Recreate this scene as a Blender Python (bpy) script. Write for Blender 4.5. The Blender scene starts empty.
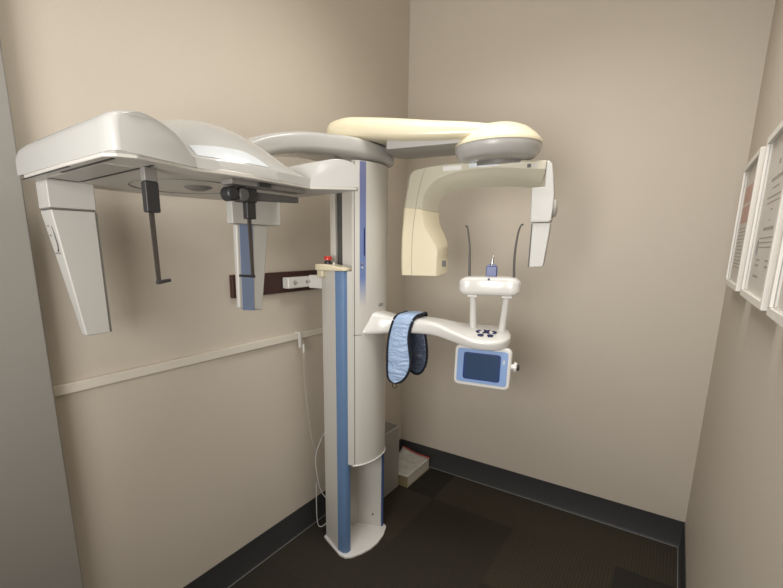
import bpy, bmesh, math, random
from mathutils import Vector, Matrix
random.seed(4)
COL = bpy.context.scene.collection
PI = math.pi
rad = math.radians

# ------------------------------------------------------------------ materials
def mat(name, color, rough=0.5, metal=0.0, noise=0.0, nscale=40, bump=0.0, bscale=200, coat=0.0, spec=0.5):
    m = bpy.data.materials.new(name); m.use_nodes = True
    nt = m.node_tree; b = nt.nodes['Principled BSDF']
    b.inputs['Base Color'].default_value = (*color, 1)
    b.inputs['Roughness'].default_value = rough
    b.inputs['Metallic'].default_value = metal
    b.inputs['Coat Weight'].default_value = coat
    b.inputs['Specular IOR Level'].default_value = spec
    tc = nt.nodes.new('ShaderNodeTexCoord')
    n = nt.nodes.new('ShaderNodeTexNoise'); n.inputs['Scale'].default_value = nscale; n.inputs['Detail'].default_value = 3
    nt.links.new(tc.outputs['Object'], n.inputs['Vector'])
    r = nt.nodes.new('ShaderNodeMapRange')
    r.inputs['To Min'].default_value = 1 - noise; r.inputs['To Max'].default_value = 1 + noise
    nt.links.new(n.outputs['Fac'], r.inputs['Value'])
    hv = nt.nodes.new('ShaderNodeHueSaturation'); hv.inputs['Color'].default_value = (*color, 1)
    nt.links.new(r.outputs['Result'], hv.inputs['Value'])
    nt.links.new(hv.outputs['Color'], b.inputs['Base Color'])
    if bump:
        n2 = nt.nodes.new('ShaderNodeTexNoise'); n2.inputs['Scale'].default_value = bscale; n2.inputs['Detail'].default_value = 4
        nt.links.new(tc.outputs['Object'], n2.inputs['Vector'])
        bp = nt.nodes.new('ShaderNodeBump'); bp.inputs['Strength'].default_value = bump; bp.inputs['Distance'].default_value = 0.002
        nt.links.new(n2.outputs['Fac'], bp.inputs['Height']); nt.links.new(bp.outputs['Normal'], b.inputs['Normal'])
    return m

M = {}
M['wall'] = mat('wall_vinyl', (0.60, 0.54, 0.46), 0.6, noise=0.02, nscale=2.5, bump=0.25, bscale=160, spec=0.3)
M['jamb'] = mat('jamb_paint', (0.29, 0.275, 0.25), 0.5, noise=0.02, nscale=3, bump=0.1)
M['base'] = mat('rubber_base', (0.042, 0.042, 0.043), 0.45, noise=0.1, bump=0.1)
M['baseline'] = mat('base_pale_line', (0.22, 0.22, 0.22), 0.3)  # paler grey of the thin line along the base toe
M['ceil'] = mat('ceiling_tile', (0.6, 0.6, 0.57), 0.9, noise=0.05, nscale=60)
M['rail'] = mat('rail_plastic', (0.72, 0.67, 0.58), 0.4, noise=0.01)
M['white'] = mat('white_enamel', (0.60, 0.595, 0.575), 0.5, noise=0.01, nscale=5, coat=0.08)
M['shell'] = mat('shell_enamel', (0.49, 0.485, 0.47), 0.2, noise=0.01, nscale=5, coat=0.5)
M['white2'] = mat('white_satin', (0.66, 0.64, 0.60), 0.35, noise=0.01, nscale=5)
M['bright'] = mat('white_gloss', (0.80, 0.79, 0.765), 0.25, coat=0.3)
M['under'] = mat('underside_plastic', (0.60, 0.575, 0.53), 0.35, noise=0.01)
M['sidegrey'] = mat('grey_enamel', (0.50, 0.48, 0.44), 0.4, noise=0.02)
M['panelgrey'] = mat('sensor_grey', (0.52, 0.51, 0.48), 0.4, noise=0.01)
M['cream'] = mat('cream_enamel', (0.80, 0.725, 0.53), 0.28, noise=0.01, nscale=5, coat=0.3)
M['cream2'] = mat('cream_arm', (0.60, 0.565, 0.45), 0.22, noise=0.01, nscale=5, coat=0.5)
M['saucer'] = mat('grey_saucer', (0.47, 0.46, 0.45), 0.3)
M['blue'] = mat('blue_strip', (0.135, 0.235, 0.42), 0.45, noise=0.05, nscale=15)
M['blueedge'] = mat('blue_edge', (0.05, 0.10, 0.26), 0.4)
M['bluegrey'] = mat('blue_grey_strip', (0.20, 0.26, 0.40), 0.45, noise=0.03)
M['navy'] = mat('navy_plastic', (0.012, 0.02, 0.10), 0.35)
M['bite'] = mat('blue_bite', (0.010, 0.032, 0.20), 0.3)
M['black'] = mat('black_plastic', (0.022, 0.022, 0.024), 0.45, noise=0.05)
M['darkgrey'] = mat('dark_grey_plastic', (0.085, 0.083, 0.08), 0.45)
M['rodgrey'] = mat('rod_grey', (0.06, 0.052, 0.047), 0.4, metal=0.2)
M['midgrey'] = mat('mid_grey_plastic', (0.18, 0.17, 0.16), 0.4)
M['steel'] = mat('steel', (0.55, 0.55, 0.55), 0.25, metal=0.9)
M['seamlight'] = mat('cover_seam', (0.36, 0.33, 0.26), 0.6)
M['seam'] = mat('dark_seam', (0.16, 0.15, 0.13), 0.7)  # dark joint colour for seams and the panel edge
M['red'] = mat('red_button', (0.55, 0.03, 0.02), 0.3, coat=0.4)
M['wood'] = mat('mahogany_board', (0.045, 0.014, 0.010), 0.4, noise=0.3, nscale=12)
M['box'] = mat('grey_box', (0.36, 0.355, 0.33), 0.5, noise=0.02)
M['boxtop'] = mat('box_top', (0.2, 0.2, 0.19), 0.5)
M['pages'] = mat('book_pages', (0.62, 0.58, 0.50), 0.8, noise=0.1, nscale=90)
M['cover'] = mat('book_cover', (0.52, 0.50, 0.46), 0.4, noise=0.45, nscale=28)
M['spine'] = mat('book_spine', (0.30, 0.24, 0.13), 0.6, noise=0.1)
M['redpaper'] = mat('red_cover_edge', (0.45, 0.06, 0.05), 0.5)
M['cord'] = mat('white_cord', (0.62, 0.62, 0.60), 0.5)
M['navytrim'] = mat('navy_trim', (0.008, 0.011, 0.022), 0.8, bump=0.3, bscale=500)
M['frame'] = mat('frame_white', (0.80, 0.77, 0.72), 0.35, noise=0.01)
M['paper'] = mat('certificate_paper', (0.72, 0.68, 0.63), 0.6, noise=0.02, nscale=8)
M['ink'] = mat('grey_ink', (0.36, 0.32, 0.28), 0.8)
M['pink'] = mat('pink_print', (0.62, 0.36, 0.31), 0.7, noise=0.03)
M['bezel'] = mat('light_blue_bezel', (0.27, 0.42, 0.75), 0.3, coat=0.3)
M['display'] = mat('dark_display', (0.028, 0.065, 0.15), 0.18, coat=0.5)
M['palegloss'] = mat('pale_gloss', (0.72, 0.76, 0.80), 0.12, noise=0.12, nscale=35, coat=0.8)  # pale bluish gloss, shared by dome patch, beam badge and screen icon
M['greylabel'] = mat('grey_label', (0.30, 0.30, 0.32), 0.4, noise=0.4, nscale=150)

def fabric(name, c1, c2):
    m = mat(name, c1, 0.32, bump=0)
    nt = m.node_tree; b = nt.nodes['Principled BSDF']
    tc = nt.nodes.new('ShaderNodeTexCoord')
    mp = nt.nodes.new('ShaderNodeMapping'); mp.inputs['Scale'].default_value = (1, 1, 2.2)
    n = nt.nodes.new('ShaderNodeTexNoise'); n.inputs['Scale'].default_value = 13; n.inputs['Detail'].default_value = 3; n.inputs['Distortion'].default_value = 1.4
    nt.links.new(tc.outputs['Object'], mp.inputs['Vector']); nt.links.new(mp.outputs['Vector'], n.inputs['Vector'])
    bp = nt.nodes.new('ShaderNodeBump'); bp.inputs['Strength'].default_value = 0.9; bp.inputs['Distance'].default_value = 0.012
    nt.links.new(n.outputs['Fac'], bp.inputs['Height']); nt.links.new(bp.outputs['Normal'], b.inputs['Normal'])
    cr = nt.nodes.new('ShaderNodeMix'); cr.data_type = 'RGBA'
    cr.inputs['A'].default_value = (*c1, 1); cr.inputs['B'].default_value = (*c2, 1)
    nt.links.new(n.outputs['Fac'], cr.inputs['Factor']); nt.links.new(cr.outputs['Result'], b.inputs['Base Color'])
    return m
M['collar'] = fabric('collar_nylon', (0.30, 0.44, 0.70), (0.46, 0.60, 0.82))
M['collarback'] = fabric('collar_lining', (0.06, 0.085, 0.14), (0.10, 0.13, 0.20))

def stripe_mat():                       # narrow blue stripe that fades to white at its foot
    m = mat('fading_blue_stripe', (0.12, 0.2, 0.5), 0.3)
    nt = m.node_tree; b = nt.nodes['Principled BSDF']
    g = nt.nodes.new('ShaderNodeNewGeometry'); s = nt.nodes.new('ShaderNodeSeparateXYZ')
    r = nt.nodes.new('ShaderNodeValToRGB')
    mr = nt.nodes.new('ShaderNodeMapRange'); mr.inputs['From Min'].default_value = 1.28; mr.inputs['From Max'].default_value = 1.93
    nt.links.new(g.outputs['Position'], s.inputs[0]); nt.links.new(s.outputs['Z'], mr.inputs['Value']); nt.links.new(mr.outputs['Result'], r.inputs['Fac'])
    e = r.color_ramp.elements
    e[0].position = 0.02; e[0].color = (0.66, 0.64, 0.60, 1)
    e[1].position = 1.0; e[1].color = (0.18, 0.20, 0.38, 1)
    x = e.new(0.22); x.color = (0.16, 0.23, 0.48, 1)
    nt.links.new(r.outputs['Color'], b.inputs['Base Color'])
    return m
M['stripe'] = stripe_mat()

def carpet_mat():
    m = bpy.data.materials.new('carpet_tiles'); m.use_nodes = True
    nt = m.node_tree; L = nt.links; N = nt.nodes; b = N['Principled BSDF']; b.inputs['Roughness'].default_value = 0.85
    b.inputs['Specular IOR Level'].default_value = 0.2
    g = N.new('ShaderNodeNewGeometry')
    off = N.new('ShaderNodeVectorMath'); off.operation = 'ADD'; off.inputs[1].default_value = (10.0 - 1.45, 10.36, 0.0)
    sc = N.new('ShaderNodeVectorMath'); sc.operation = 'SCALE'; sc.inputs['Scale'].default_value = 2.0
    fl = N.new('ShaderNodeVectorMath'); fl.operation = 'FLOOR'
    L.new(g.outputs['Position'], off.inputs[0]); L.new(off.outputs[0], sc.inputs[0]); L.new(sc.outputs[0], fl.inputs[0])
    wn = N.new('ShaderNodeTexWhiteNoise'); wn.noise_dimensions = '3D'; L.new(fl.outputs[0], wn.inputs['Vector'])
    # alternate rib direction per tile
    s = N.new('ShaderNodeSeparateXYZ'); L.new(fl.outputs[0], s.inputs[0])
    ad = N.new('ShaderNodeMath'); ad.operation = 'ADD'; L.new(s.outputs['X'], ad.inputs[0]); L.new(s.outputs['Y'], ad.inputs[1])
    md = N.new('ShaderNodeMath'); md.operation = 'MODULO'; md.inputs[1].default_value = 2; L.new(ad.outputs[0], md.inputs[0])
    w1 = N.new('ShaderNodeTexWave'); w1.bands_direction = 'X'; w1.inputs['Scale'].default_value = 22; w1.inputs['Distortion'].default_value = 0.6; w1.inputs['Detail Scale'].default_value = 6
    w2 = N.new('ShaderNodeTexWave'); w2.bands_direction = 'Y'; w2.inputs['Scale'].default_value = 22; w2.inputs['Distortion'].default_value = 0.6; w2.inputs['Detail Scale'].default_value = 6
    L.new(g.outputs['Position'], w1.inputs['Vector']); L.new(g.outputs['Position'], w2.inputs['Vector'])
    mx = N.new('ShaderNodeMix'); mx.data_type = 'FLOAT'; L.new(md.outputs[0], mx.inputs['Factor']); L.new(w1.outputs['Fac'], mx.inputs['A']); L.new(w2.outputs['Fac'], mx.inputs['B'])
    nz = N.new('ShaderNodeTexNoise'); nz.inputs['Scale'].default_value = 180; L.new(g.outputs['Position'], nz.inputs['Vector'])
    v = N.new('ShaderNodeMath'); v.operation = 'MULTIPLY_ADD'; v.inputs[1].default_value = 0.22; v.inputs[2].default_value = 0.75
    L.new(mx.outputs['Result'], v.inputs[0])
    v2 = N.new('ShaderNodeMath'); v2.operation = 'MULTIPLY_ADD'; v2.inputs[1].default_value = 0.7; v2.inputs[2].default_value = 0.65; L.new(nz.outputs['Fac'], v2.inputs[0])
    v3 = N.new('ShaderNodeMath'); v3.operation = 'MULTIPLY'; L.new(v.outputs[0], v3.inputs[0]); L.new(v2.outputs[0], v3.inputs[1])
    cr = N.new('ShaderNodeValToRGB'); e = cr.color_ramp.elements; e[0].color = (0.030, 0.026, 0.022, 1); e[1].color = (0.060, 0.050, 0.034, 1)
    L.new(wn.outputs['Value'], cr.inputs['Fac'])
    hs = N.new('ShaderNodeHueSaturation'); L.new(cr.outputs['Color'], hs.inputs['Color']); L.new(v3.outputs[0], hs.inputs['Value'])
    L.new(hs.outputs['Color'], b.inputs['Base Color'])
    bp = N.new('ShaderNodeBump'); bp.inputs['Strength'].default_value = 0.4; bp.inputs['Distance'].default_value = 0.003
    L.new(v3.outputs[0], bp.inputs['Height']); L.new(bp.outputs['Normal'], b.inputs['Normal'])
    return m
M['carpet'] = carpet_mat()

def pane_mat():
    m = bpy.data.materials.new('picture_glass'); m.use_nodes = True
    nt = m.node_tree; N = nt.nodes; L = nt.links
    N.remove(N['Principled BSDF']); out = N['Material Output']
    t = N.new('ShaderNodeBsdfTransparent'); g = N.new('ShaderNodeBsdfGlossy'); g.inputs['Roughness'].default_value = 0.05
    x = N.new('ShaderNodeMixShader'); x.inputs[0].default_value = 0.10; L.new(t.outputs[0], x.inputs[1]); L.new(g.outputs[0], x.inputs[2])
    L.new(x.outputs[0], out.inputs['Surface'])
    return m
M['pane'] = pane_mat()

# ------------------------------------------------------------------ mesh helpers
def newbm(): return bmesh.new()

def obj(name, bm, material, parent=None, bevel=0.0, seg=3, angle=35, subsurf=0, smooth=True):
    bmesh.ops.remove_doubles(bm, verts=bm.verts, dist=1e-6)
    bmesh.ops.recalc_face_normals(bm, faces=bm.faces)
    me = bpy.data.meshes.new(name)
    lo = Vector((min(v.co[i] for v in bm.verts) for i in range(3))); hi = Vector((max(v.co[i] for v in bm.verts) for i in range(3)))
    c = (lo + hi) / 2
    for v in bm.verts: v.co -= c
    bm.to_mesh(me); bm.free()
    me.materials.append(M[material] if isinstance(material, str) else material)
    if smooth:
        for p in me.polygons: p.use_smooth = True
        me.set_sharp_from_angle(angle=rad(angle))
    o = bpy.data.objects.new(name, me); COL.objects.link(o); o.location = c
    if parent:
        o.parent = parent
        r = Vector((0, 0, 0)); q = parent
        while q: r += WORLD.get(q.name, Vector((0, 0, 0))) if q.name in WORLD else Vector((0, 0, 0)); break
        o.location = c - WORLD[parent.name]
    WORLD[o.name] = c.copy()
    if bevel:
        m = o.modifiers.new('bevel', 'BEVEL'); m.width = bevel; m.segments = seg; m.limit_method = 'ANGLE'; m.angle_limit = rad(30); m.harden_normals = True
    if subsurf:
        m = o.modifiers.new('sub', 'SUBSURF'); m.levels = subsurf; m.render_levels = subsurf
    return o
WORLD = {}

def thing(name, label, cat, loc):
    o = bpy.data.objects.new(name, None); COL.objects.link(o); o.location = loc; o.empty_display_size = 0.1
    o['label'] = label; o['category'] = cat; WORLD[o.name] = Vector(loc)
    return o
def tag(o, label, cat): o['label'] = label; o['category'] = cat; return o
def struct(o): o['kind'] = 'structure'; return o

def box(bm, x0, x1, y0, y1, z0, z1, T=None):
    vs = [bm.verts.new((x, y, z)) for z in (z0, z1) for y in (y0, y1) for x in (x0, x1)]
    for f in ((0, 1, 3, 2), (4, 5, 7, 6), (0, 1, 5, 4), (2, 3, 7, 6), (0, 2, 6, 4), (1, 3, 7, 5)): bm.faces.new([vs[i] for i in f])
    if T is not None:
        for v in vs: v.co = T @ v.co
    return vs
def B(*a, T=None): bm = newbm(); box(bm, *a, T=T); return bm

def prism(pts, axis, a0, a1, T=None, bm=None):
    """pts: 2D outline in the two other axes (order xyz minus axis)."""
    bm = bm or newbm()
    def P(p, a):
        if axis == 'x': v = Vector((a, p[0], p[1]))
        elif axis == 'y': v = Vector((p[0], a, p[1]))
        else: v = Vector((p[0], p[1], a))
        return T @ v if T is not None else v
    A = [bm.verts.new(P(p, a0)) for p in pts]; Bv = [bm.verts.new(P(p, a1)) for p in pts]
    bm.faces.new(A); bm.faces.new(Bv[::-1]); n = len(pts)
    for i in range(n): bm.faces.new((A[i], A[(i + 1) % n], Bv[(i + 1) % n], Bv[i]))
    return bm

def loft(rings, T=None, caps=True, bm=None):
    bm = bm or newbm()
    R = [[bm.verts.new(T @ Vector(p) if T is not None else Vector(p)) for p in r] for r in rings]
    n = len(R[0])
    for a, b in zip(R, R[1:]):
        for i in range(n): bm.faces.new((a[i], a[(i + 1) % n], b[(i + 1) % n], b[i]))
    if caps: bm.faces.new(R[0]); bm.faces.new(R[-1][::-1])
    return bm

def sup(c, u, v, ru, rv, n=3.0, N=32):
    c, u, v = Vector(c), Vector(u), Vector(v); out = []
    for k in range(N):
        a = 2 * PI * k / N; ca, sa = math.cos(a), math.sin(a)
        out.append(c + u * ru * math.copysign(abs(ca) ** (2 / n), ca) + v * rv * math.copysign(abs(sa) ** (2 / n), sa))
    return out

def tube(pts, r, T=None, N=12, bm=None, flat=1.0):
    pts = [Vector(p) for p in pts]; rs = r if isinstance(r, (list, tuple)) else [r] * len(pts)
    rings = []
    for i, p in enumerate(pts):
        d = (pts[min(i + 1, len(pts) - 1)] - pts[max(i - 1, 0)]).normalized()
        up = Vector((0, 0, 1)) if abs(d.z) < 0.9 else Vector((0, 1, 0))
        a = d.cross(up).normalized(); b = a.cross(d)
        rings.append([p + a * rs[i] * math.cos(2 * PI * k / N) + b * rs[i] * flat * math.sin(2 * PI * k / N) for k in range(N)])
    return loft(rings, T, bm=bm)

def smoothpath(pts, n=6):
    pts = [Vector(p) for p in pts]; out = []
    for i in range(len(pts) - 1):
        p0 = pts[max(i - 1, 0)]; p1 = pts[i]; p2 = pts[i + 1]; p3 = pts[min(i + 2, len(pts) - 1)]
        for k in range(n):
            t = k / n
            out.append(0.5 * ((2 * p1) + (p2 - p0) * t + (2 * p0 - 5 * p1 + 4 * p2 - p3) * t * t + (3 * p1 - p0 - 3 * p2 + p3) * t ** 3))
    out.append(pts[-1]); return out
def smoothrows(rows, n=6):
    """Catmull-Rom over rows of equal-length float tuples"""
    out = []
    for i in range(len(rows) - 1):
        r0, r1, r2, r3 = rows[max(i - 1, 0)], rows[i], rows[i + 1], rows[min(i + 2, len(rows) - 1)]
        for k in range(n):
            t = k / n
            out.append(tuple(0.5 * (2 * b + (c - a) * t + (2 * a - 5 * b + 4 * c - d) * t * t + (3 * b - a - 3 * c + d) * t ** 3) for a, b, c, d in zip(r0, r1, r2, r3)))
    out.append(tuple(rows[-1])); return out

def lathe(prof, c, axis='z', T=None, N=40):
    rings = []
    for r, h in prof:
        ring = []
        for k in range(N):
            a = 2 * PI * k / N; x, y = r * math.cos(a), r * math.sin(a)
            v = {'z': (x, y, h), 'x': (h, x, y), 'y': (x, h, y)}[axis]
            ring.append(Vector(c) + Vector(v))
        rings.append(ring)
    return loft(rings, T)

def rrect(w, h, r, n=6, cx=0, cy=0):
    out = []
    for sx, sy, a0 in ((1, 1, 0), (-1, 1, 90), (-1, -1, 180), (1, -1, 270)):
        for k in range(n + 1):
            a = rad(a0 + 90 * k / n)
            out.append((cx + sx * (w / 2 - r) + r * math.cos(a), cy + sy * (h / 2 - r) + r * math.sin(a)))
    return out

# ------------------------------------------------------------------ the room
W = 1.713; H = 3.15; YN = -3.6
struct(obj('floor', B(-0.2, W + 0.1, YN, 0.1, -0.06, 0), 'carpet', smooth=False))
struct(obj('ceiling', B(-0.2, W + 0.1, YN, 0.1, H, H + 0.06), 'ceil', smooth=False))
struct(obj('wall_left', B(-0.12, 0, YN, 0.1, 0, H), 'wall', smooth=False))
struct(obj('wall_back', B(0, W + 0.1, 0, 0.1, 0, H), 'wall', smooth=False))
struct(obj('wall_right', B(W, W + 0.1, YN, 0, 0, H), 'wall', smooth=False))
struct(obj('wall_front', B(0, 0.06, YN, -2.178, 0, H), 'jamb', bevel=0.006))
bh = 0.149
def baseboard(name, pts, a):           # straight rubber base with a small cove toe and a light line along it
    p = struct(obj(name, prism(pts[0], pts[1], a[0], a[1]), 'base'))
    return p
prof = [(0, 0), (0.011, 0), (0.009, 0.006), (0.005, 0.014), (0.004, bh), (0, bh)]
struct(obj('baseboard_back', prism([(-y, z) for y, z in prof], 'x', 0.0, W), 'base'))
struct(obj('baseboard_left', prism(prof, 'y', -2.178, 0), 'base'))
struct(obj('baseboard_right', prism([(W - x, z) for x, z in prof], 'y', YN, 0), 'base'))
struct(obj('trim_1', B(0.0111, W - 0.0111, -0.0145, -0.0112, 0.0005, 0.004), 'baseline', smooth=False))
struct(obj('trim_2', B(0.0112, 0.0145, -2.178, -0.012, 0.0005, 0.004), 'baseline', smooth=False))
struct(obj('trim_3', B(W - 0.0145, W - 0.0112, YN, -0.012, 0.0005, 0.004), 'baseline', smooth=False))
# plastic cable raceway along the left wall
struct(obj('trim_4', B(0.0, 0.018, -2.176, -0.50, 1.102, 1.136), 'rail', bevel=0.003))

# ------------------------------------------------------------------ wall things
t = tag(obj('mounting_board', B(0.0, 0.02, -1.474, -0.88, 1.345, 1.443), 'wood', bevel=0.002),
        'dark reddish-brown wooden board screwed to the left wall behind the imaging machine', 'board')

# cord clip hung over the rail and its thin cord
t = thing('cord_clip', 'small white clip hooked over the rail on the left wall, left of the machine', 'clip', (0.02, -1.08, 1.13))
bm = newbm(); box(bm, 0.0, 0.026, -1.092, -1.076, 1.1362, 1.140); box(bm, 0.0225, 0.028, -1.092, -1.076, 1.06, 1.139)
obj('hook', bm, 'bright', t, bevel=0.001)
obj('cord', tube(smoothpath([(0.031, -1.070, 1.10), (0.034, -1.064, 1.06), (0.034, -1.066, 1.0), (0.026, -1.060, 0.9), (0.03, -1.05, 0.75), (0.04, -1.03, 0.55), (0.05, -0.99, 0.42)]), 0.0014), 'sidegrey', t)
obj('plug', B(0.0285, 0.036, -1.070, -1.060, 1.03, 1.075), 'bright', t, bevel=0.002)
# loose cable beside the pedestal
tag(obj('white_cable', tube(smoothpath([(0.12, -0.97, 0.62), (0.08, -0.99, 0.55), (0.05, -1.01, 0.44), (0.05, -1.005, 0.33), (0.06, -0.985, 0.22), (0.10, -0.96, 0.14), (0.10, -0.97, 0.05), (0.07, -1.0, 0.006), (0.05, -1.012, 0.05), (0.05, -1.012, 0.28)]), 0.0028), 'cord'),
    'thin white cable looping down to the floor beside the left of the machine foot', 'cable')

# ------------------------------------------------------------------ picture frames on the right wall
def picture_frame(y0, y1, z0, z1, label, style):
    t = thing('picture_frame', label, 'picture', (W, (y0 + y1) / 2, z0)); t['group'] = 'framed documents on the right wall'
    x0 = W - 0.032; b = 0.018
    bm = newbm()
    box(bm, x0, W, y0, y1, z0, z0 + b); box(bm, x0, W, y0, y1, z1 - b, z1)
    box(bm, x0, W, y0, y0 + b, z0 + b, z1 - b); box(bm, x0, W, y1 - b, y1, z0 + b, z1 - b)
    obj('frame', bm, 'frame', t, bevel=0.0015, seg=2)
    obj('document', B(x0 + 0.012, W - 0.005, y0 + b, y1 - b, z0 + b, z1 - b), 'paper', t, smooth=False)
    xp = x0 + 0.0115; bm = newbm(); rnd = random.Random(style * 7 + 1)
    zc = z1 - 0.07
    if style == 1:
        bp = newbm()
        box(bp, xp, xp + 0.0005, y1 - 0.33, y1 - 0.06, z1 - 0.145, z1 - 0.085); box(bp, xp, xp + 0.0005, y1 - 0.33, y1 - 0.06, z1 - 0.215, z1 - 0.155)
        obj('printed_block', bp, 'pink', t, smooth=False)
        z = z1 - 0.235
        while z > z0 + 0.06:
            w = rnd.uniform(0.16, 0.27); box(bm, xp, xp + 0.0005, y1 - 0.06 - w, y1 - 0.06, z, z + 0.0028); z -= 0.0125
    else:
        cy = (y0 + y1) / 2
        for zz, w, h in ((0.085, 0.02, 0.022), (0.125, 0.17, 0.014), (0.15, 0.10, 0.006), (0.172, 0.20, 0.006), (0.186, 0.18, 0.006), (0.205, 0.03, 0.006), (0.232, 0.02, 0.004), (0.25, 0.15, 0.013), (0.275, 0.24, 0.005), (0.287, 0.24, 0.005), (0.299, 0.2, 0.005)):
            box(bm, xp, xp + 0.0005, cy - w / 2, cy + w / 2, z1 - zz - h * 0.6, z1 - zz)
        for dy in (-0.08, 0.08):
            box(bm, xp, xp + 0.0005, cy + dy - 0.035, cy + dy + 0.035, z0 + 0.105, z0 + 0.109); box(bm, xp, xp + 0.0005, cy + dy - 0.03, cy + dy + 0.03, z0 + 0.09, z0 + 0.095)
        obj('seal', lathe([(0.0, 0), (0.022, 0), (0.022, 0.0006), (0.0, 0.0006)], (xp, cy + 0.13, z0 + 0.14), 'x'), 'greylabel', t)
        box(bm, xp, xp + 0.0005, cy + 0.03, cy + 0.12, z0 + 0.06, z0 + 0.066)
    obj('printed_lines', bm, 'ink', t, smooth=False)
    obj('glass_pane', B(x0 + 0.006, x0 + 0.008, y0 + b, y1 - b, z0 + b, z1 - b), 'pane', t, smooth=False)
    return t
picture_frame(-0.765, -0.345, 1.412, 1.853, 'white framed document with two pink printed blocks, farthest frame on the right wall', 1)
picture_frame(-1.315, -0.895, 1.412, 1.853, 'white framed certificate with a round seal, second frame from the back wall corner', 2)
picture_frame(-1.820, -1.400, 1.412, 1.853, 'white framed certificate at the right edge of the photo, nearest frame on the wall', 3)

# ------------------------------------------------------------------ box and book on the floor
t = thing('equipment_box', 'grey metal equipment box standing on the carpet behind the machine foot', 'box', (0.11, -0.49, 0))
obj('casing', B(0.03, 0.197, -0.62, -0.362, 0.0, 0.43), 'box', t, bevel=0.004)
obj('top_cover', B(0.034, 0.19, -0.61, -0.37, 0.43, 0.4335), 'boxtop', t, bevel=0.001)
t = thing('thick_book', 'thick softcover book with red cover edge lying on the carpet in the corner', 'book', (0.155, -0.19, 0))
T = Matrix.Rotation(rad(0), 4, 'Z')
obj('pages', B(0.045, 0.255, -0.345, -0.035, 0.004, 0.074), 'pages', t, bevel=0.002)
obj('spine', B(0.043, 0.257, -0.3495, -0.3455, 0.002, 0.076), 'spine', t, bevel=0.001)
rows = smoothrows([(0.06, 0.0790, ), (0.12, 0.0775), (0.18, 0.079), (0.26, 0.080)], 4)
bm = newbm(); NY = 12
gv = []
for i in range(13):
    x = 0.04 + 0.218 * i / 12; r = []
    for j in range(NY + 1):
        y = -0.35 + 0.315 * j / NY
        z = 0.0765 + 0.0009 * math.sin(9 * i / 12) + (0.028 * max(0, 1 - i / 12) ** 2 + 0.006) * max(0, (j / NY - 0.6) / 0.4) ** 2
        r.append(bm.verts.new((x, y, z)))
    gv.append(r)
for i in range(12):
    for j in range(NY): bm.faces.new((gv[i][j], gv[i + 1][j], gv[i + 1][j + 1], gv[i][j + 1]))
o = obj('front_cover', bm, 'cover', t); m = o.modifiers.new('s', 'SOLIDIFY'); m.thickness = 0.002
bm = tube([(v[0].co if False else (0.04 + 0.218 * i / 12, -0.036, 0.0785 + 0.0009 * math.sin(9 * i / 12) + 0.028 * (1 - i / 12) ** 2 + 0.006)) for i, v in enumerate(gv)] if False else
          [(0.04 + 0.218 * i / 12, -0.036, 0.0785 + 0.0009 * math.sin(9 * i / 12) + 0.028 * (1 - i / 12) ** 2 + 0.006) for i in range(13)], 0.004, N=8)
obj('red_edge', bm, 'redpaper', t)
obj('back_cover', B(0.043, 0.259, -0.35, -0.034, 0.0, 0.0035), 'spine', t)

# ================================================================== the imaging machine
R = thing('xray_machine', 'tall white and cream dental x-ray imaging machine with blue strips, bolted beside the left wall', 'x-ray machine', (0.25, -0.95, 0))
# base plate
bp_out = [(0.138, -1.035), (0.142, -1.060), (0.20, -1.083), (0.30, -1.122), (0.335, -1.121), (0.358, -1.10), (0.385, -1.045), (0.402, -0.985), (0.406, -0.93), (0.397, -0.86), (0.372, -0.79), (0.355, -0.775), (0.20, -0.79), (0.138, -0.84)]
obj('base_plate', prism(bp_out, 'z', 0.0, 0.013), 'bright', R, bevel=0.003)
# pedestal channel: two side walls and the back panel
ped = obj('pedestal', prism([(0.146, -1.047), (0.272, -1.101), (0.272, -1.066), (0.215, -1.035), (0.19, -0.99), (0.182, -0.95), (0.19, -0.91), (0.215, -0.855), (0.345, -0.805), (0.345, -0.792), (0.146, -0.845)], 'z', 0.013, 1.452), 'white2', R, bevel=0.003)
obj('blue_strip', prism([(0.2723, -1.102), (0.305, -1.107), (0.322, -1.101), (0.330, -1.087), (0.330, -1.066), (0.2723, -1.065)], 'z', 0.013, 1.4515), 'blue', ped, bevel=0.003)
obj('blue_strip', prism([(0.3453, -0.8045), (0.353, -0.802), (0.353, -0.792), (0.3453, -0.7925)], 'z', 0.013, 1.25), 'blueedge', ped)
obj('screw', lathe([(0.0, 0), (0.006, 0), (0.006, 0.003), (0, 0.003)], (0.30, -0.8235, 0.08), 'y'), 'darkgrey', ped)
cap = obj('pedestal_cap', prism([(0.162, 1.4525), (0.162, 1.482), (0.225, 1.482), (0.333, 1.466), (0.337, 1.4525)], 'y', -1.113, -1.03), 'cream', R, bevel=0.006)
obj('cap_flange', B(0.150, 0.19, -1.09, -1.03, 1.418, 1.480), 'cream', R, bevel=0.01)
bt = obj('emergency_button', lathe([(0.0, 0), (0.018, 0), (0.018, 0.008), (0.013, 0.01), (0.013, 0.016), (0, 0.016)], (0.212, -1.075, 1.483)), 'black', R)
obj('button_head', lathe([(0.0, 0.015), (0.016, 0.0155), (0.0185, 0.019), (0.0185, 0.03), (0.016, 0.034), (0.0, 0.035)], (0.212, -1.075, 1.483)), 'red', bt)
obj('indicator', lathe([(0, 0), (0.004, 0), (0.004, 0.01), (0, 0.01)], (0.25, -1.08, 1.479)), 'bright', R, angle=60)

# telescoping column
col = obj('telescopic_column', B(0.240, 0.352, -1.005, -0.83, 0.52, 1.93), 'white2', R, bevel=0.004)
obj('guide_rail', B(0.168, 0.200, -1.005, -0.86, 1.30, 1.93), 'white2', col, bevel=0.003)
obj('guide_slot', B(0.2005, 0.2395, -0.99, -0.87, 1.30, 1.93), 'darkgrey', col)
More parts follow.
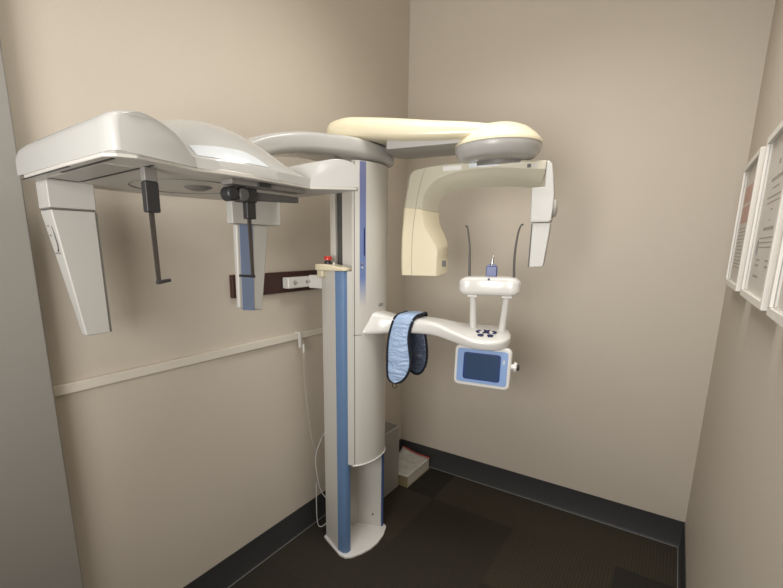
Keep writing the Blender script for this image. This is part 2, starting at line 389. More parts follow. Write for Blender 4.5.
# front cover (carriage)
cv_out = [(0.3525, -1.083), (0.362, -1.082)] + [tuple(p) for p in ()]
arc = smoothrows([(0.362, -1.082), (0.384, -1.053), (0.403, -1.0), (0.409, -0.94), (0.400, -0.875), (0.378, -0.825), (0.355, -0.800)], 4)
cv = [(0.3535, -1.082)] + arc + [(0.3535, -0.797)]
car = obj('carriage_cover', prism(cv, 'z', 0.508, 1.918), 'white2', R, bevel=0.003, angle=25)
lip = smoothrows([(0.362, -1.084), (0.387, -1.053), (0.4055, -1.0), (0.4115, -0.94), (0.4025, -0.875), (0.380, -0.826), (0.357, -0.802)], 4)
obj('bottom_lip', tube([(x, y, 0.510) for x, y in lip], 0.003, N=8), 'bright', car)
obj('carriage_floor', prism(cv, 'z', 0.503, 0.5075), 'sidegrey', car)
def offs(p, d=0.0012):
    c = Vector((0.30, -0.94)); v = Vector(p) - c; v.normalize(); return (p[0] + v.x * d, p[1] + v.y * d)
st = smoothrows([(0.3805, -1.0577), (0.3865, -1.047), (0.394, -1.030)], 4)
obj('blue_stripe', prism([offs(p) for p in st] + [offs(p, -0.002) for p in st[::-1]], 'z', 1.29, 1.916), 'stripe', car)
st2 = smoothrows([(0.3905, -1.040), (0.3925, -1.0345)], 2)
obj('slot', prism([offs(p, 0.002) for p in st2] + [offs(p, 0.0005) for p in st2[::-1]], 'z', 1.52, 1.64), 'navy', car)
obj('lock', lathe([(0, 0), (0.006, 0), (0.005, 0.004), (0, 0.005)], (0.388, -1.050, 1.485), 'x'), 'steel', car)
obj('lock', lathe([(0, 0), (0.004, 0), (0.004, 0.004), (0, 0.005)], (0.388, -1.050, 1.468), 'x'), 'bright', car)
s3 = [(0.3645, -1.0788), (0.3668, -1.0760)]
obj('seam', prism([offs(p, 0.0008) for p in s3] + [offs(p, -0.001) for p in s3[::-1]], 'z', 0.515, 1.915), 'seam', car)
ss = smoothrows([(0.362, -1.082), (0.374, -1.068), (0.386, -1.050)], 3)
obj('seam', prism([offs(p, 0.0006) for p in ss] + [offs(p, -0.001) for p in ss[::-1]], 'z', 1.160, 1.163), 'seam', car)
lb = smoothrows([(0.4085, -0.945), (0.4083, -0.93), (0.4065, -0.905)], 2)
obj('rating_label', prism([offs(p, 0.0012) for p in lb] + [offs(p, -0.001) for p in lb[::-1]], 'z', 1.283, 1.298), 'greylabel', car)
obj('side_trim', prism([(0.3303, -1.0865), (0.3535, -1.0825), (0.3535, -1.064), (0.3303, -1.064)], 'z', 0.508, 1.451), 'white2', car, bevel=0.001)
# wall bracket
br = obj('wall_bracket', B(0.021, 0.062, -1.188, -1.0, 1.366, 1.419), 'bright', R, bevel=0.006)
obj('bracket_arm', B(0.055, 0.2, -1.040, -0.98, 1.36, 1.424), 'bright', br, bevel=0.004)
for y in (-1.145, -1.06):
    obj('bolt', lathe([(0, 0), (0.010, 0), (0.010, 0.002), (0.006, 0.003), (0.006, 0.01), (0, 0.011)], (0.062, y, 1.393), 'x', N=12), 'steel', br, angle=20)

# cephalometric yoke arm over the column
rows = smoothrows([
    (0.285, -0.772, 1.960, 0.060, 0.020), (0.285, -0.785, 1.960, 0.100, 0.036), (0.283, -0.83, 1.962, 0.125, 0.043), (0.278, -0.95, 1.968, 0.132, 0.045),
    (0.268, -1.08, 1.970, 0.115, 0.045), (0.258, -1.20, 1.964, 0.095, 0.042), (0.245, -1.33, 1.951, 0.085, 0.040), (0.238, -1.48, 1.918, 0.075, 0.037),
    (0.245, -1.62, 1.868, 0.078, 0.035), (0.26, -1.74, 1.835, 0.072, 0.033), (0.28, -1.82, 1.785, 0.07, 0.03)], 5)
rings = []
for i, (x, y, z, w, h) in enumerate(rows):
    a = rows[max(i - 1, 0)]; b = rows[min(i + 1, len(rows) - 1)]
    d = Vector((b[0] - a[0], b[1] - a[1], b[2] - a[2])).normalized(); s = d.cross(Vector((0, 0, 1))).normalized(); u = s.cross(d)
    rings.append(sup((x, y, z), s, u, w, h, 4.2, 40))
yk = obj('yoke_arm', loft(rings), 'shell', R, angle=60)
obj('pivot_collar', lathe([(0, 1.995), (0.085, 1.995), (0.095, 2.003), (0.095, 2.012), (0.08, 2.03), (0, 2.03)], (0.33, -0.935, 0)), 'darkgrey', R)

# ---- cephalostat head
Z0 = 1.735
out = [(0.130, -2.185), (0.145, -2.200), (0.394, -2.204), (0.58, -2.202), (0.604, -2.186), (0.618, -2.15), (0.602, -2.06), (0.586, -1.995), (0.599, -1.92), (0.602, -1.85), (0.599, -1.72), (0.590, -1.605), (0.66, -1.532), (0.689, -1.499), (0.68, -1.478), (0.36, -1.455), (0.16, -1.50), (0.11, -1.60), (0.075, -1.80), (0.07, -1.95), (0.105, -2.1)]
hd = obj('cephalostat_head', prism(out, 'z', Z0 - 0.006, Z0 + 0.006), 'under', R, bevel=0.003)
# sensor end housing
pr1 = smoothrows([(-2.206, 1.775), (-2.203, 1.800), (-2.185, 1.811), (-2.14, 1.818), (-2.09, 1.812), (-2.05, 1.796), (-2.02, 1.772), (-2.0, 1.745)], 4)
pts = [(-2.206, Z0 + 0.001)] + pr1 + [(-1.994, Z0 + 0.001)]
bm = newbm(); xs = [0.122, 0.130, 0.15, 0.2, 0.35, 0.5, 0.58, 0.605, 0.622, 0.632, 0.636]
sc = [0.72, 0.84, 0.93, 0.98, 1, 1, 1, 1, 0.985, 0.955, 0.90]
rings = []
for x, s in zip(xs, sc):
    ring = []
    for (y, z) in pts:
        zz = Z0 + 0.001 + (z - Z0 - 0.001) * (s if x < 0.5 else 1 - (1 - s) * 0.6)
        yy = y + (0.018 * (1 - s) / 0.1 if x > 0.5 else 0.0) * max(0, min(1, (-2.12 - y) / 0.086))
        xx = x - (0.046 * max(0, min(1, (yy + 2.15) / 0.155)) if x > 0.5 else 0)
        ring.append((xx, yy, zz))
    rings.append(ring)
obj('sensor_housing', loft(rings, bm=bm), 'shell', hd, angle=50)
# centre dome housing
def dome_z(x, y):
    s = (0.598 - x) / 0.51                       # 0 front edge .. 1 rear edge
    tt = (y + 2.035) / 0.445
    A = max(0.0, 1 - abs((tt - 0.42) / (0.58 if tt > 0.42 else 0.52)) ** 2.3) ** 0.8
    if s < 0.0: return Z0
    D = (1 - (1 - min(1, s / 0.42)) ** 2.0)
    if s > 0.55: D = 1 - 0.75 * ((s - 0.55) / 0.45) ** 2
    return Z0 + 0.024 + 0.138 * A * D
bm = newbm(); NX, NYY = 26, 34; gv = []
for i in range(NX + 1):
    r = []
    for j in range(NYY + 1):
        y = -2.035 + 0.445 * j / NYY
        xf = 0.590 + 0.012 * math.sin(PI * max(0, min(1, (y + 1.995) / 0.39)))
        x = xf + (0.085 - xf) * (i / NX) ** 1.3
        r.append(bm.verts.new((x, y, dome_z(x + (0.598 - xf), y))))
    gv.append(r)
for i in range(NX):
    for j in range(NYY): bm.faces.new((gv[i][j], gv[i + 1][j], gv[i + 1][j + 1], gv[i][j + 1]))
bord = [gv[0][j] for j in range(NYY + 1)] + [gv[i][NYY] for i in range(1, NX + 1)] + [gv[NX][j] for j in range(NYY - 1, -1, -1)] + [gv[i][0] for i in range(NX - 1, 0, -1)]
low = [bm.verts.new((v.co.x, v.co.y, Z0 + 0.001)) for v in bord]
for k in range(len(bord)): bm.faces.new((bord[k], bord[(k + 1) % len(bord)], low[(k + 1) % len(bord)], low[k]))
bm.faces.new(low)
obj('dome_housing', bm, 'shell', hd, angle=40, bevel=0)
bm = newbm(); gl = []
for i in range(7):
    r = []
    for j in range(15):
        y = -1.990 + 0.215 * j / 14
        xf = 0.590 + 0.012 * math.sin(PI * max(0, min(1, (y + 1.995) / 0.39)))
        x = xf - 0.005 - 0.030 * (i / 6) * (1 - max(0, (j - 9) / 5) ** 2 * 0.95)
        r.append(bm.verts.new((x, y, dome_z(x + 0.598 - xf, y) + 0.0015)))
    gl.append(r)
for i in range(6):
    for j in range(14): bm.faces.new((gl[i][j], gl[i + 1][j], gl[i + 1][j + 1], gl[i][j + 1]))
obj('glossy_patch', bm, 'palegloss', hd)  # pale bluish glossy patch low on the dome front
# collimator end housing: arched block whose front flares out
pf = [(0.0, 0.001), (0.003, 0.012), (0.016, 0.045), (0.038, 0.070), (0.065, 0.080), (0.095, 0.082), (0.125, 0.076), (0.142, 0.062), (0.149, 0.040), (0.150, 0.001)]
pf = [(a * 1.04, h) for a, h in pf]; pf = [pf[0]] + smoothrows(pf[1:-1], 3) + [pf[-1]]
rings = []
for k, (bk, s) in enumerate(((0.0, 0.97), (0.004, 1), (0.10, 1), (0.22, 0.95), (0.32, 0.8), (0.36, 0.6))):
    ring = []
    for (a, h) in pf:
        x = 0.589 + a * 0.69; y = -1.607 + a * 0.70
        ring.append((x - bk * (1 + a * 0.6), y + 0.0 * bk, Z0 + 0.001 + h * s))
    rings.append(ring)
obj('collimator_housing', loft(rings), 'shell', hd, angle=50)
# slots and rotation disc on the underside
def strip(p, q, w, z, bm):
    p, q = Vector(p), Vector(q); d = (q - p).normalized(); n = Vector((-d.y, d.x)) * w / 2
    prism([tuple(p + n), tuple(q + n), tuple(q - n), tuple(p - n)], 'z', z - 0.0012, z, bm=bm)
UZ = Z0 - 0.006
bm = newbm(); strip((0.32, -2.178), (0.585, -2.182), 0.007, UZ, bm); obj('slot', bm, 'black', hd, smooth=False)
bm = newbm(); strip((0.20, -2.088), (0.576, -2.095), 0.007, UZ, bm); obj('slot', bm, 'black', hd, smooth=False)
bm = newbm(); strip((0.12, -2.196), (0.42, -2.2), 0.005, UZ, bm); obj('slot', bm, 'black', hd, smooth=False)
bm = newbm(); strip((0.20, -2.165), (0.19, -2.088), 0.006, UZ, bm); obj('slot', bm, 'black', hd, smooth=False)
bm = newbm(); strip((0.22, -2.135), (0.52, -2.140), 0.07, UZ, bm); obj('detector_window', bm, 'midgrey' if False else 'sidegrey', hd, smooth=False)
ring_pts = [(0.33 + 0.15 * math.cos(rad(a)), -1.86 + 0.15 * math.sin(rad(a)), UZ - 0.0006) for a in range(0, 361, 10)]
obj('rotation_ring', tube(ring_pts, 0.0016, N=6), 'midgrey', hd)
obj('light_window', lathe([(0, -0.012), (0.02, -0.010), (0.036, -0.004), (0.04, 0.0), (0, 0.0)], (0.355, -1.835, UZ)), 'midgrey', hd)
# sensor panel
xf = 0.166
sp = obj('sensor_panel', loft([[(0.092, -2.158, 1.655), (xf, -2.158, 1.655), (xf, -2.046, 1.655), (0.092, -2.046, 1.655)],
                               [(0.138, -2.112, 1.304), (xf, -2.112, 1.304), (xf, -2.044, 1.304), (0.138, -2.044, 1.304)]]), 'panelgrey', R, bevel=0.004)
obj('panel_head', B(0.094, xf + 0.001, -2.160, -2.043, 1.659, Z0 - 0.005), 'panelgrey', sp, bevel=0.003)
obj('panel_edge', loft([[(0.12, -2.0455, 1.652), (xf + 0.001, -2.0455, 1.652), (xf + 0.001, -2.0425, 1.652), (0.12, -2.0425, 1.652)],
                        [(0.14, -2.0435, 1.306), (xf + 0.001, -2.0435, 1.306), (xf + 0.001, -2.0405, 1.306), (0.14, -2.0405, 1.306)]]), 'seam', sp)
obj('panel_seam', B(0.096, xf + 0.0012, -2.1585, -2.046, 1.6555, 1.6585), 'seam', sp)
bm = newbm()
tube(smoothpath([(0.143, -2.1530, 1.612), (0.148, -2.1505, 1.59), (0.150, -2.1475, 1.565), (0.147, -2.1455, 1.552), (0.141, -2.1445, 1.545)], 3), [0.0008] * 3 + [0.0016] * 7 + [0.0022] * 3, bm=bm, N=6)
tube([(0.120, -2.1440, 1.540), (0.152, -2.1440, 1.540)], 0.0013, bm=bm, N=6)
for zz in (1.613, 1.588): tube([(0.120, -2.1545 + (1.613 - zz) * 0.13, zz), (0.124, -2.1545 + (1.613 - zz) * 0.13, zz)], 0.0016, bm=bm, N=6)
obj('latch', bm, 'darkgrey', sp)
# collimator with blue stripe
cl = obj('collimator', loft([[(0.276, -1.660, 1.634), (0.30, -1.660, 1.634), (0.30, -1.512, 1.634), (0.276, -1.514, 1.634)],
                             [(0.276, -1.662, 1.345), (0.296, -1.664, 1.345), (0.296, -1.556, 1.325), (0.272, -1.56, 1.325)]]), 'panelgrey', R, bevel=0.008)
obj('collimator_head', B(0.270, 0.303, -1.676, -1.456, 1.635, Z0 - 0.006), 'panelgrey', cl, bevel=0.004)
obj('blue_stripe', loft([[(0.299, -1.648, 1.633), (0.3015, -1.648, 1.633), (0.3015, -1.590, 1.633), (0.299, -1.590, 1.633)],
                         [(0.295, -1.650, 1.338), (0.2975, -1.650, 1.338), (0.2975, -1.598, 1.330), (0.295, -1.598, 1.330)]]), 'bluegrey', cl)
# ear rods
def ear_rod(x, y, s, L):
    r = obj('ear_rod', B(x - 0.010, x + 0.010, y - 0.016, y + 0.016, Z0 - 0.103, Z0 - 0.036), 'black', R, bevel=0.003)
    obj('rod_holder', B(x - 0.009, x + 0.009, y - 0.015, y + 0.015, Z0 - 0.0355, Z0 - 0.006), 'midgrey', r, bevel=0.002)
    a = 0.0085
    bm = loft([[(x - 0.002, y - a, Z0 - 0.103), (x + 0.002, y - a, Z0 - 0.103), (x + 0.002, y + a * 0.4, Z0 - 0.103), (x - 0.002, y + a * 0.4, Z0 - 0.103)],
               [(x - 0.002, y - 0.005, Z0 - 0.258), (x + 0.002, y - 0.005, Z0 - 0.258), (x + 0.002, y + 0.005, Z0 - 0.258), (x - 0.002, y + 0.005, Z0 - 0.258)]])
    obj('blade', bm, 'rodgrey', r)
    obj('ear_tip', prism([(y - s * 0.005, Z0 - 0.266), (y - s * 0.005, Z0 - 0.258), (y + s * L, Z0 - 0.254), (y + s * L, Z0 - 0.261)], 'x', x - 0.006, x + 0.006), 'black', r, bevel=0.001)
ear_rod(0.54, -2.086, 1, 0.028)
ear_rod(0.54, -1.803, -1, 0.045)
ns = obj('nasion_support', loft([[(0.53, -1.80, 1.682), (0.548, -1.80, 1.682), (0.548, -1.80, 1.706), (0.53, -1.80, 1.706)], [(0.53, -1.613, 1.690), (0.548, -1.613, 1.690), (0.548, -1.613, 1.707), (0.53, -1.613, 1.707)]]), 'darkgrey', R, bevel=0.002)
obj('support_rail', loft([[(0.53, -1.885, 1.715), (0.575, -1.885, 1.715), (0.575, -1.885, 1.7285), (0.53, -1.885, 1.7285)], [(0.53, -1.612, 1.716), (0.575, -1.612, 1.716), (0.575, -1.612, 1.7285), (0.53, -1.612, 1.7285)]]), 'midgrey', ns, bevel=0.001)
obj('rail_latch', B(0.5755, 0.58, -1.80, -1.755, 1.717, 1.727), 'black', ns, bevel=0.001)
for yy, rr, mm in ((-1.868, 0.019, 'black'), (-1.832, 0.0185, 'darkgrey')):
    obj('knob', lathe([(0, -0.020), (rr, -0.020), (rr, 0.010), (rr * 0.8, 0.015), (0, 0.015)], (0.545, yy, 1.694), 'x', N=24), mm, ns, bevel=0.002)
obj('clamp', B(0.522, 0.556, -1.842, -1.785, 1.676, 1.713), 'black', ns, bevel=0.004)

# ---- rotation arm and C-arm: frame at the patient axis
P0 = Vector((0.90, -0.80, 0))
TA = Matrix.Translation(P0) @ Matrix.Rotation(rad(14), 4, 'Z')
TC = Matrix.Translation(P0) @ Matrix.Rotation(rad(10), 4, 'Z')
rows = smoothrows([(-0.752, 0.040, 2.035, 2.068), (-0.742, 0.082, 2.023, 2.090), (-0.715, 0.108, 2.016, 2.104), (-0.65, 0.122, 2.012, 2.112), (-0.58, 0.125, 2.008, 2.106),
                   (-0.43, 0.125, 1.988, 2.086), (-0.28, 0.125, 1.976, 2.062), (-0.14, 0.122, 1.970, 2.042), (-0.02, 0.115, 1.968, 2.020)], 4)
rings = []
for u, hw, z0, z1 in rows:
    ring = []
    for k in range(36):
        a = 2 * PI * k / 36; ca, sa = math.cos(a), math.sin(a); n = 5.0
        y = hw * math.copysign(abs(ca) ** (2 / n), ca); zz = math.copysign(abs(sa) ** (2 / n), sa)
        if zz > 0: y *= 1 - 0.30 * zz * zz
        ring.append((u, y, (z0 + z1) / 2 + (z1 - z0) / 2 * zz))
    rings.append(ring)
ra = obj('rotation_arm', loft(rings, TA), 'cream', R, angle=60)
obj('arm_underside', prism([(-0.46, -0.085), (-0.12, -0.085), (-0.12, 0.150), (-0.44, 0.150), (-0.48, 0.10), (-0.48, -0.04)], 'z', 1.960, 2.002, TA), 'saucer', ra, bevel=0.004)
DC = (-0.02, 0.0, 0)
obj('arm_dome', lathe([(0.0, 2.034), (0.04, 2.032), (0.08, 2.024), (0.115, 2.009), (0.145, 1.985), (0.162, 1.965), (0.168, 1.956), (0.168, 1.948), (0.0, 1.948)], DC, T=TA, N=64), 'cream', ra)
obj('saucer', lathe([(0.0, 1.9475), (0.1655, 1.9475), (0.166, 1.938), (0.160, 1.920), (0.146, 1.904), (0.134, 1.899), (0.11, 1.896), (0.0, 1.895)], DC, T=TA, N=64), 'saucer', ra)
obj('neck', lathe([(0.0, 1.896), (0.11, 1.896), (0.11, 1.885), (0.0, 1.885)], (-0.015, 0.07, 0), T=TC, N=40), 'midgrey', ra)
# C-arm
uc = 0.291
def back(u, z, y):
    k = (1.843 + y) / 1.843
    return (uc + (u - uc) * k, 1.55 + (z - 1.55) * k)
S = [(-0.421, 1.430, -0.249, 1.430, -0.203, 1.447), (-0.424, 1.50, -0.249, 1.50, -0.203, 1.50), (-0.424, 1.555, -0.249, 1.548, -0.205, 1.565), (-0.4235, 1.60, -0.275, 1.592, -0.222, 1.612),
     (-0.420, 1.66, -0.310, 1.650, -0.244, 1.656), (-0.413, 1.748, -0.324, 1.735, -0.252, 1.715), (-0.401, 1.82, -0.315, 1.782, -0.243, 1.750), (-0.387, 1.880, -0.290, 1.817, -0.218, 1.774),
     (-0.335, 1.898, -0.25, 1.843, -0.185, 1.788), (-0.20, 1.907, -0.17, 1.864, -0.125, 1.797), (-0.05, 1.903, -0.04, 1.868, -0.03, 1.798), (0.06, 1.896, 0.06, 1.858, 0.06, 1.793), (0.166, 1.885, 0.166, 1.846, 0.150, 1.78)]
rows = smoothrows(S, 5)
D1 = 0.15; rings = []; seamp = []
for i, (ou, oz, fu, fz, bu, bz) in enumerate(rows):
    b1 = back(bu, bz, 0.085); b2 = back(bu, bz, 0.13)
    g = 0.008
    o = Vector((ou, oz)); f = Vector((fu, fz)); d = (o - f); dn = d.normalized()
    ring = [(ou - dn.x * g, 0.0, oz - dn.y * g), (ou, g, oz), (ou, D1 - 0.015, oz), (ou - dn.x * 0.015, D1, oz - dn.y * 0.015),
            ((b2[0] * 0.8 + ou * 0.2), D1, (b2[1] * 0.8 + oz * 0.2)), (b2[0], 0.125, b2[1]), (b1[0], 0.085, b1[1]), (fu + (b1[0] - fu) * 0.08, 0.008, fz + (b1[1] - fz) * 0.08), (fu + dn.x * 0.006, 0.0, fz + dn.y * 0.006)]
    rings.append(ring)
c0 = 25 if False else 0
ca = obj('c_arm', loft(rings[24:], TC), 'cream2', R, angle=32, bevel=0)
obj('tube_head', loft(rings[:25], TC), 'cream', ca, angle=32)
# seam lines between covers
sm = smoothrows([(-0.369, 1.424), (-0.371, 1.55), (-0.366, 1.66), (-0.353, 1.76), (-0.341, 1.82), (-0.326, 1.872), (-0.318, 1.892)], 4)
obj('cover_seam', tube([(u, -0.0002, z) for u, z in sm], 0.0012, TC, N=6), 'seamlight', ca)
r24 = rings[24]
obj('cover_seam', tube([Vector(r24[k]) + Vector((0, -0.0004, 0)) for k in (8, 7, 6)], 0.0012, TC, N=6), 'seamlight', ca)
obj('cover_seam', tube([(-0.345, -0.0003, r24[0][2] + 0.0), (r24[8][0], -0.0003, r24[8][2])], 0.0012, TC, N=6), 'seamlight', ca)
obj('side_label', prism([(-0.2386, 0.036), (-0.2298, 0.070), (-0.2288, 0.070), (-0.2376, 0.036)], 'z', 1.470, 1.497, TC), 'greylabel', ca)
obj('white_badge', B(-0.24, -0.16, -0.0012, 0.0, 1.875, 1.893, T=TC), 'bright', ca, bevel=0.0003)
obj('white_badge', B(-0.13, -0.01, -0.0012, 0.0, 1.880, 1.895, T=TC), 'palegloss', ca, bevel=0.0003)
obj('rating_label', B(0.098, 0.112, -0.0022, 0.0, 1.862, 1.876, T=TC), 'darkgrey', ca)
obj('rating_label', B(0.117, 0.138, -0.0022, 0.0, 1.862, 1.875, T=TC), 'panelgrey', ca)
# sensor head at the other end
sh = obj('sensor_head', prism([(0.121, 1.786), (0.168, 1.786), (0.168, 1.883), (0.178, 1.881), (0.189, 1.868), (0.199, 1.80), (0.204, 1.757), (0.204, 1.70), (0.201, 1.660), (0.196, 1.652), (0.130, 1.652), (0.125, 1.658)], 'y', -0.004, 0.125, TC), 'white', R, bevel=0.004)
obj('sensor_plate', prism([(0.133, 1.6505), (0.200, 1.6505), (0.197, 1.60), (0.186, 1.484), (0.181, 1.477), (0.133, 1.475)], 'y', 0.004, 0.10, TC), 'white', sh, bevel=0.003)
obj('sensor_window', prism([(0.1295, 1.648), (0.1325, 1.648), (0.1325, 1.475), (0.1285, 1.475)], 'y', 0.003, 0.10, TC), 'darkgrey', sh)
obj('side_knob', lathe([(0, 0), (0.036, 0), (0.034, 0.008), (0.026, 0.014), (0, 0.016)], (0.2035, 0.055, 1.708), 'x', TC), 'panelgrey', sh)
obj('head_seam', B(0.124, 0.203, -0.0046, -0.003, 1.660, 1.662, T=TC), 'panelgrey', sh)

# ---- patient support arm
rows = smoothrows([(-0.60, -0.020, 0.112, 1.209, 0.056, 0), (-0.545, -0.018, 0.105, 1.210, 0.055, 0), (-0.495, -0.008, 0.076, 1.207, 0.050, 0), (-0.43, 0, 0.060, 1.204, 0.040, 0), (-0.34, 0, 0.058, 1.206, 0.037, 0), (-0.24, 0, 0.060, 1.202, 0.033, 4),
                   (-0.15, 0, 0.070, 1.184, 0.029, 12), (-0.07, 0, 0.087, 1.172, 0.026, 16), (0.0, 0, 0.090, 1.169, 0.026, 16), (0.045, 0, 0.076, 1.169, 0.025, 16), (0.070, 0, 0.050, 1.169, 0.021, 16), (0.082, 0, 0.020, 1.169, 0.012, 16)], 5)
rings = []
for u, y, w, z, h, a in rows:
    a = rad(a)
    ring = sup((u, y, z), (0, math.cos(a), math.sin(a)), (0, -math.sin(a), math.cos(a)), w, h, 4.6, 40)
    sl = max(0.0, min(1.0, (-0.44 - u) / 0.10)) * 0.55
    for q in ring:
        if q.y < y: q.y = y + (q.y - y) * (1 - sl * max(0, (q.z - z + h) / (2 * h)))
    rings.append(ring)
pa = obj('patient_support_arm', loft(rings, TA), 'bright', R, angle=60)
TK = TA @ Matrix.Translation((-0.018, -0.008, 1.169)) @ Matrix.Rotation(rad(16), 4, 'X')
def key(pts): obj('key', prism(pts, 'z', 0.0255, 0.0285, TK), 'navy', pa, bevel=0.0006)
key([(-0.014, 0.026), (-0.005, 0.019), (0.005, 0.019), (0.014, 0.026), (0.010, 0.003), (0.016, -0.013), (0, -0.006), (-0.016, -0.013), (-0.010, 0.003)])
for s in (-1, 1):
    key([(s * x, y) for x, y in ((0.021, 0.014), (0.034, 0.016), (0.045, 0.004), (0.038, -0.010), (0.025, -0.008), (0.034, 0.0), (0.031, 0.008))])
    key([(s * x, y) for x, y in ((0.008, -0.024), (0.020, -0.020), (0.034, -0.026), (0.030, -0.040), (0.012, -0.042), (0.007, -0.032))])
# posts and chin rest
for (ua, ub) in ((-0.078, -0.086), (0.041, 0.056)):
    p = obj('support_post', tube([(ua, 0.03, 1.18), ((ua + ub) / 2, 0.02, 1.27), (ub, 0.01, 1.362)], [0.0155, 0.0145, 0.0135], TA, N=24), 'bright', R)
    obj('post_collar', B(ub - 0.022, ub + 0.022, -0.012, 0.034, 1.343, 1.358, T=TA), 'bright', p, bevel=0.004)
rows = []
for k in range(15):
    u = -1 + 2 * k / 14; u = math.copysign(abs(u) ** 0.6, u); e = (1 - abs(u) ** 9) ** 0.5 if abs(u) < 1 else 0.12
    rows.append((-0.017 + 0.1245 * u, 0.02 - 0.022 * (u * u), 0.062 * max(e, 0.45), 1.395 - 0.001 * abs(u), 0.0405 * max(e, 0.55)))
cr = obj('chin_rest', loft([sup((u, y - 0.005, z), (0, 1, 0), (0, 0, 1), w, h, 5.0, 40) for u, y, w, z, h in rows], TA), 'bright', R, angle=60)
for s, pp in ((-1, [(-0.103, 0.0, 1.425), (-0.106, 0, 1.50), (-0.109, 0, 1.56), (-0.116, -0.002, 1.61), (-0.122, -0.003, 1.640), (-0.126, -0.003, 1.644), (-0.129, -0.003, 1.641)]),
              (1, [(0.079, 0.0, 1.425), (0.075, 0, 1.49), (0.076, 0, 1.55), (0.082, -0.002, 1.61), (0.090, -0.003, 1.640), (0.095, -0.003, 1.645), (0.099, -0.003, 1.643)])):
    q = smoothpath(pp, 4); n = len(q)
    obj('temple_support', tube(q, [0.0052 - 0.0026 * min(1, i / (n * 0.8)) + (0.002 if i > n - 5 else 0) for i in range(n)], TA, N=10), 'darkgrey', R)
bb = obj('bite_block', B(-0.035, 0.010, -0.012, 0.012, 1.434, 1.478, T=TA), 'bite', R, bevel=0.003)
obj('bite_pin', tube([(-0.013, 0.0, 1.476), (-0.012, 0, 1.50), (-0.010, 0, 1.512), (-0.009, 0, 1.522)], [0.005, 0.006, 0.004, 0.003], TA), 'steel', bb)
obj('bite_clip', prism([(-0.028, 1.478), (-0.028, 1.486), (-0.020, 1.486), (-0.018, 1.481), (-0.006, 1.481), (-0.002, 1.486), (0.004, 1.486), (0.004, 1.478)], 'y', -0.009, 0.009, TA), 'bite', bb)
obj('front_button', lathe([(0, 0), (0.005, 0), (0.004, -0.003), (0, -0.003)], (-0.018, -0.046, 1.425), 'y', TA, N=16), 'navy', cr)

# ---- touch screen under the arm
TM = Matrix.Translation(P0 + Vector((-0.012, -0.012, 0))) @ Matrix.Rotation(rad(8), 4, 'Z') @ Matrix.Translation((-0.008, 0, 1.043)) @ Matrix.Rotation(rad(-3), 4, 'X')
def shape(w, h, r, bul, n=8):
    o = []
    for (x, z) in rrect(w, h, r, n):
        o.append((x + math.copysign(bul * (1 - (2 * z / h) ** 2), x) if abs(x) > w * 0.3 else x, z))
    return o
# in local frame: x right, y away, z up
ts = obj('touch_screen', prism(shape(0.236, 0.184, 0.022, 0.006), 'y', -0.035, -0.004, TM), 'bright', R, bevel=0.007)
obj('rear_shell', prism(shape(0.20, 0.165, 0.03, 0.004), 'y', -0.003, 0.022, TM), 'white2', ts, bevel=0.01)
obj('bezel', prism(shape(0.212, 0.150, 0.010, 0.006), 'y', -0.0375, -0.0352, TM), 'bezel', ts, bevel=0.001)
obj('screen_surround', prism(shape(0.156, 0.120, 0.010, 0.004), 'y', -0.0392, -0.0376, TM), 'bite', ts, bevel=0.0006)
obj('display', prism(shape(0.144, 0.109, 0.003, 0.001), 'y', -0.0402, -0.0393, TM), 'display', ts)
obj('icon', B(0.089, 0.096, -0.0382, -0.0376, 0.022, 0.040, T=TM), 'palegloss', ts)
obj('knob', lathe([(0, 0.0), (0.012, 0.0), (0.012, 0.012), (0.022, 0.014), (0.022, 0.022), (0.017, 0.026), (0, 0.026)], (0.118, -0.018, 0.012), 'x', TM), 'bright', ts)
obj('knob_cap', lathe([(0, 0), (0.013, 0), (0.011, 0.008), (0, 0.010)], (0.1441, -0.018, 0.012), 'x', TM, N=24), 'black', ts)
obj('screen_mount', tube([(-0.02, 0.0, 1.12), (-0.02, 0.0, 1.14)], 0.035, TA, N=28), 'white2', R)

# ------------------------------------------------------------------ protective collar draped over the arm
CT = thing('thyroid_collar', 'light blue protective neck collar with navy trim draped over the white support arm', 'collar', TA @ Vector((-0.36, 0, 0.935)))
rowsC = smoothrows([(-0.070, 0.935, -0.416, -0.404), (-0.071, 0.943, -0.434, -0.382), (-0.072, 0.965, -0.445, -0.360), (-0.073, 1.0, -0.448, -0.343), (-0.073, 1.04, -0.448, -0.336), (-0.073, 1.09, -0.448, -0.342), (-0.072, 1.15, -0.443, -0.349),
    (-0.070, 1.20, -0.432, -0.343), (-0.067, 1.237, -0.420, -0.330), (-0.052, 1.254, -0.408, -0.318), (-0.020, 1.257, -0.398, -0.308), (0.020, 1.257, -0.392, -0.302), (0.052, 1.254, -0.392, -0.300),
    (0.070, 1.232, -0.394, -0.304), (0.076, 1.18, -0.398, -0.312), (0.078, 1.12, -0.398, -0.303), (0.078, 1.06, -0.392, -0.296), (0.078, 1.0, -0.386, -0.300), (0.078, 0.960, -0.376, -0.318), (0.078, 0.945, -0.355, -0.338)], 3)
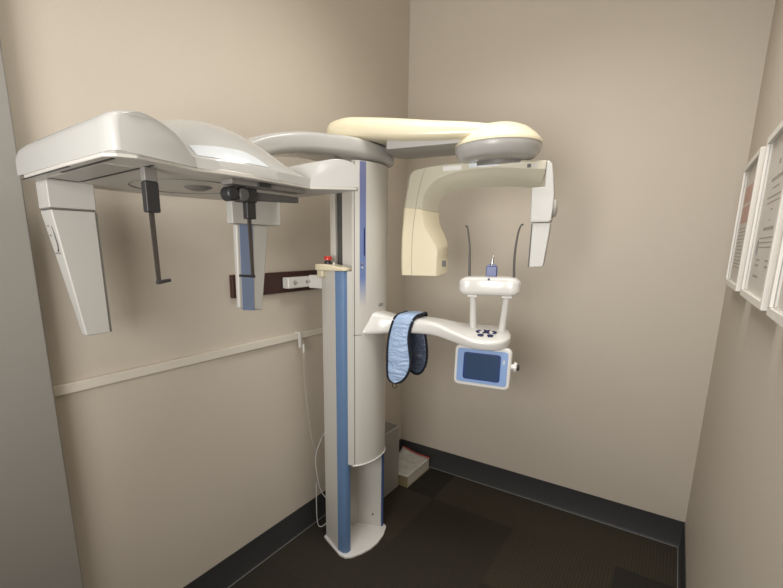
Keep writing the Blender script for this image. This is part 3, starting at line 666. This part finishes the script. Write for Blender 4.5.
def ribbon(rs, mname, off, name):
    bm = newbm(); g = []
    for i, (y, z, a, b) in enumerate(rs):
        r = []
        for k in range(9):
            f = k / 8; u = a + (b - a) * f
            wob = 0.0015 * math.sin(z * 90 + u * 60) * math.sin(PI * f)
            puff = 0.004 * math.sin(PI * f)
            sy = -1 if y < -0.06 else (1 if y > 0.06 else 0)
            r.append(bm.verts.new(TA @ Vector((u, y + sy * (wob + puff), z + (puff if sy == 0 else 0)))))
        g.append(r)
    for i in range(len(rs) - 1):
        for k in range(8): bm.faces.new((g[i][k], g[i + 1][k], g[i + 1][k + 1], g[i][k + 1]))
    o = obj(name, bm, mname, CT, angle=180)
    m = o.modifiers.new('s', 'SOLIDIFY'); m.thickness = 0.004; m.offset = 0
    return o
half = len(rowsC) * 62 // 100
ribbon(rowsC[:half + 1], 'collar', 0, 'front_panel')
ribbon(rowsC[half:], 'collarback', 0, 'back_panel')
left = [(a, y, z) for y, z, a, b in rowsC]; right = [(b, y, z) for y, z, a, b in rowsC]
loop = left + right[::-1] + [left[0]]
obj('trim', tube(loop, 0.0062, TA, N=8), 'navytrim', CT)
ringp = [(-0.412 + 0.010 * math.sin(rad(a)), -0.070, 0.920 + 0.012 * math.cos(rad(a))) for a in range(0, 361, 20)]
obj('hanging_ring', tube(ringp, 0.0018, TA, N=8), 'black', CT)

# ------------------------------------------------------------------ light
def area(name, loc, rot, sx, sy, power, color):
    l = bpy.data.lights.new(name, 'AREA'); l.shape = 'RECTANGLE'; l.size = sx; l.size_y = sy; l.energy = power; l.color = color
    o = bpy.data.objects.new(name, l); COL.objects.link(o); o.location = loc; o.rotation_euler = rot
    return o
lt = area('ceiling_panel_light', (1.05, -1.25, H - 0.02), (0, 0, 0), 0.9, 0.9, 17, (1.0, 0.975, 0.925))
lt.data.spread = rad(125)
area('entry_ceiling_light', (0.95, -2.7, 2.8), (0, 0, 0), 0.6, 0.6, 3.5, (1.0, 0.95, 0.88))
hl = area('hallway_fill', (1.15, -3.5, 1.6), (rad(101), 0, rad(12)), 1.0, 0.9, 24, (1.0, 0.975, 0.935))  # unseen soft fill on the hallway side, added to brighten below the cephalostat
hl.data.spread = rad(125)
w = bpy.data.worlds.new('world'); bpy.context.scene.world = w; w.use_nodes = True
w.node_tree.nodes['Background'].inputs['Color'].default_value = (1.0, 0.96, 0.9, 1)
w.node_tree.nodes['Background'].inputs['Strength'].default_value = 0.28

# ------------------------------------------------------------------ camera
cam = bpy.data.cameras.new('camera'); co = bpy.data.objects.new('camera', cam); COL.objects.link(co)
pt, yw, rl = 0.2056, -0.6362, -0.0019
F = Vector((math.sin(yw) * math.cos(pt), math.cos(yw) * math.cos(pt), -math.sin(pt)))
Rv = Vector((math.cos(yw), -math.sin(yw), 0)); U = Rv.cross(F)
R2 = Rv * math.cos(rl) + U * math.sin(rl); U2 = -Rv * math.sin(rl) + U * math.cos(rl)
mw = Matrix((R2, U2, -F)).transposed().to_4x4(); mw.translation = Vector((1.5185, -2.6314, 1.55))
co.matrix_world = mw
cam.sensor_width = 36; cam.sensor_fit = 'HORIZONTAL'; cam.lens = 429.9063 / 783 * 36
cam.shift_x = (391.5 - 355.4246) / 783; cam.shift_y = (338.5423 - 294) / 783
cam.clip_start = 0.02
bpy.context.scene.camera = co
bpy.context.scene.view_settings.view_transform = 'Standard'
bpy.context.scene.view_settings.exposure = -0.14
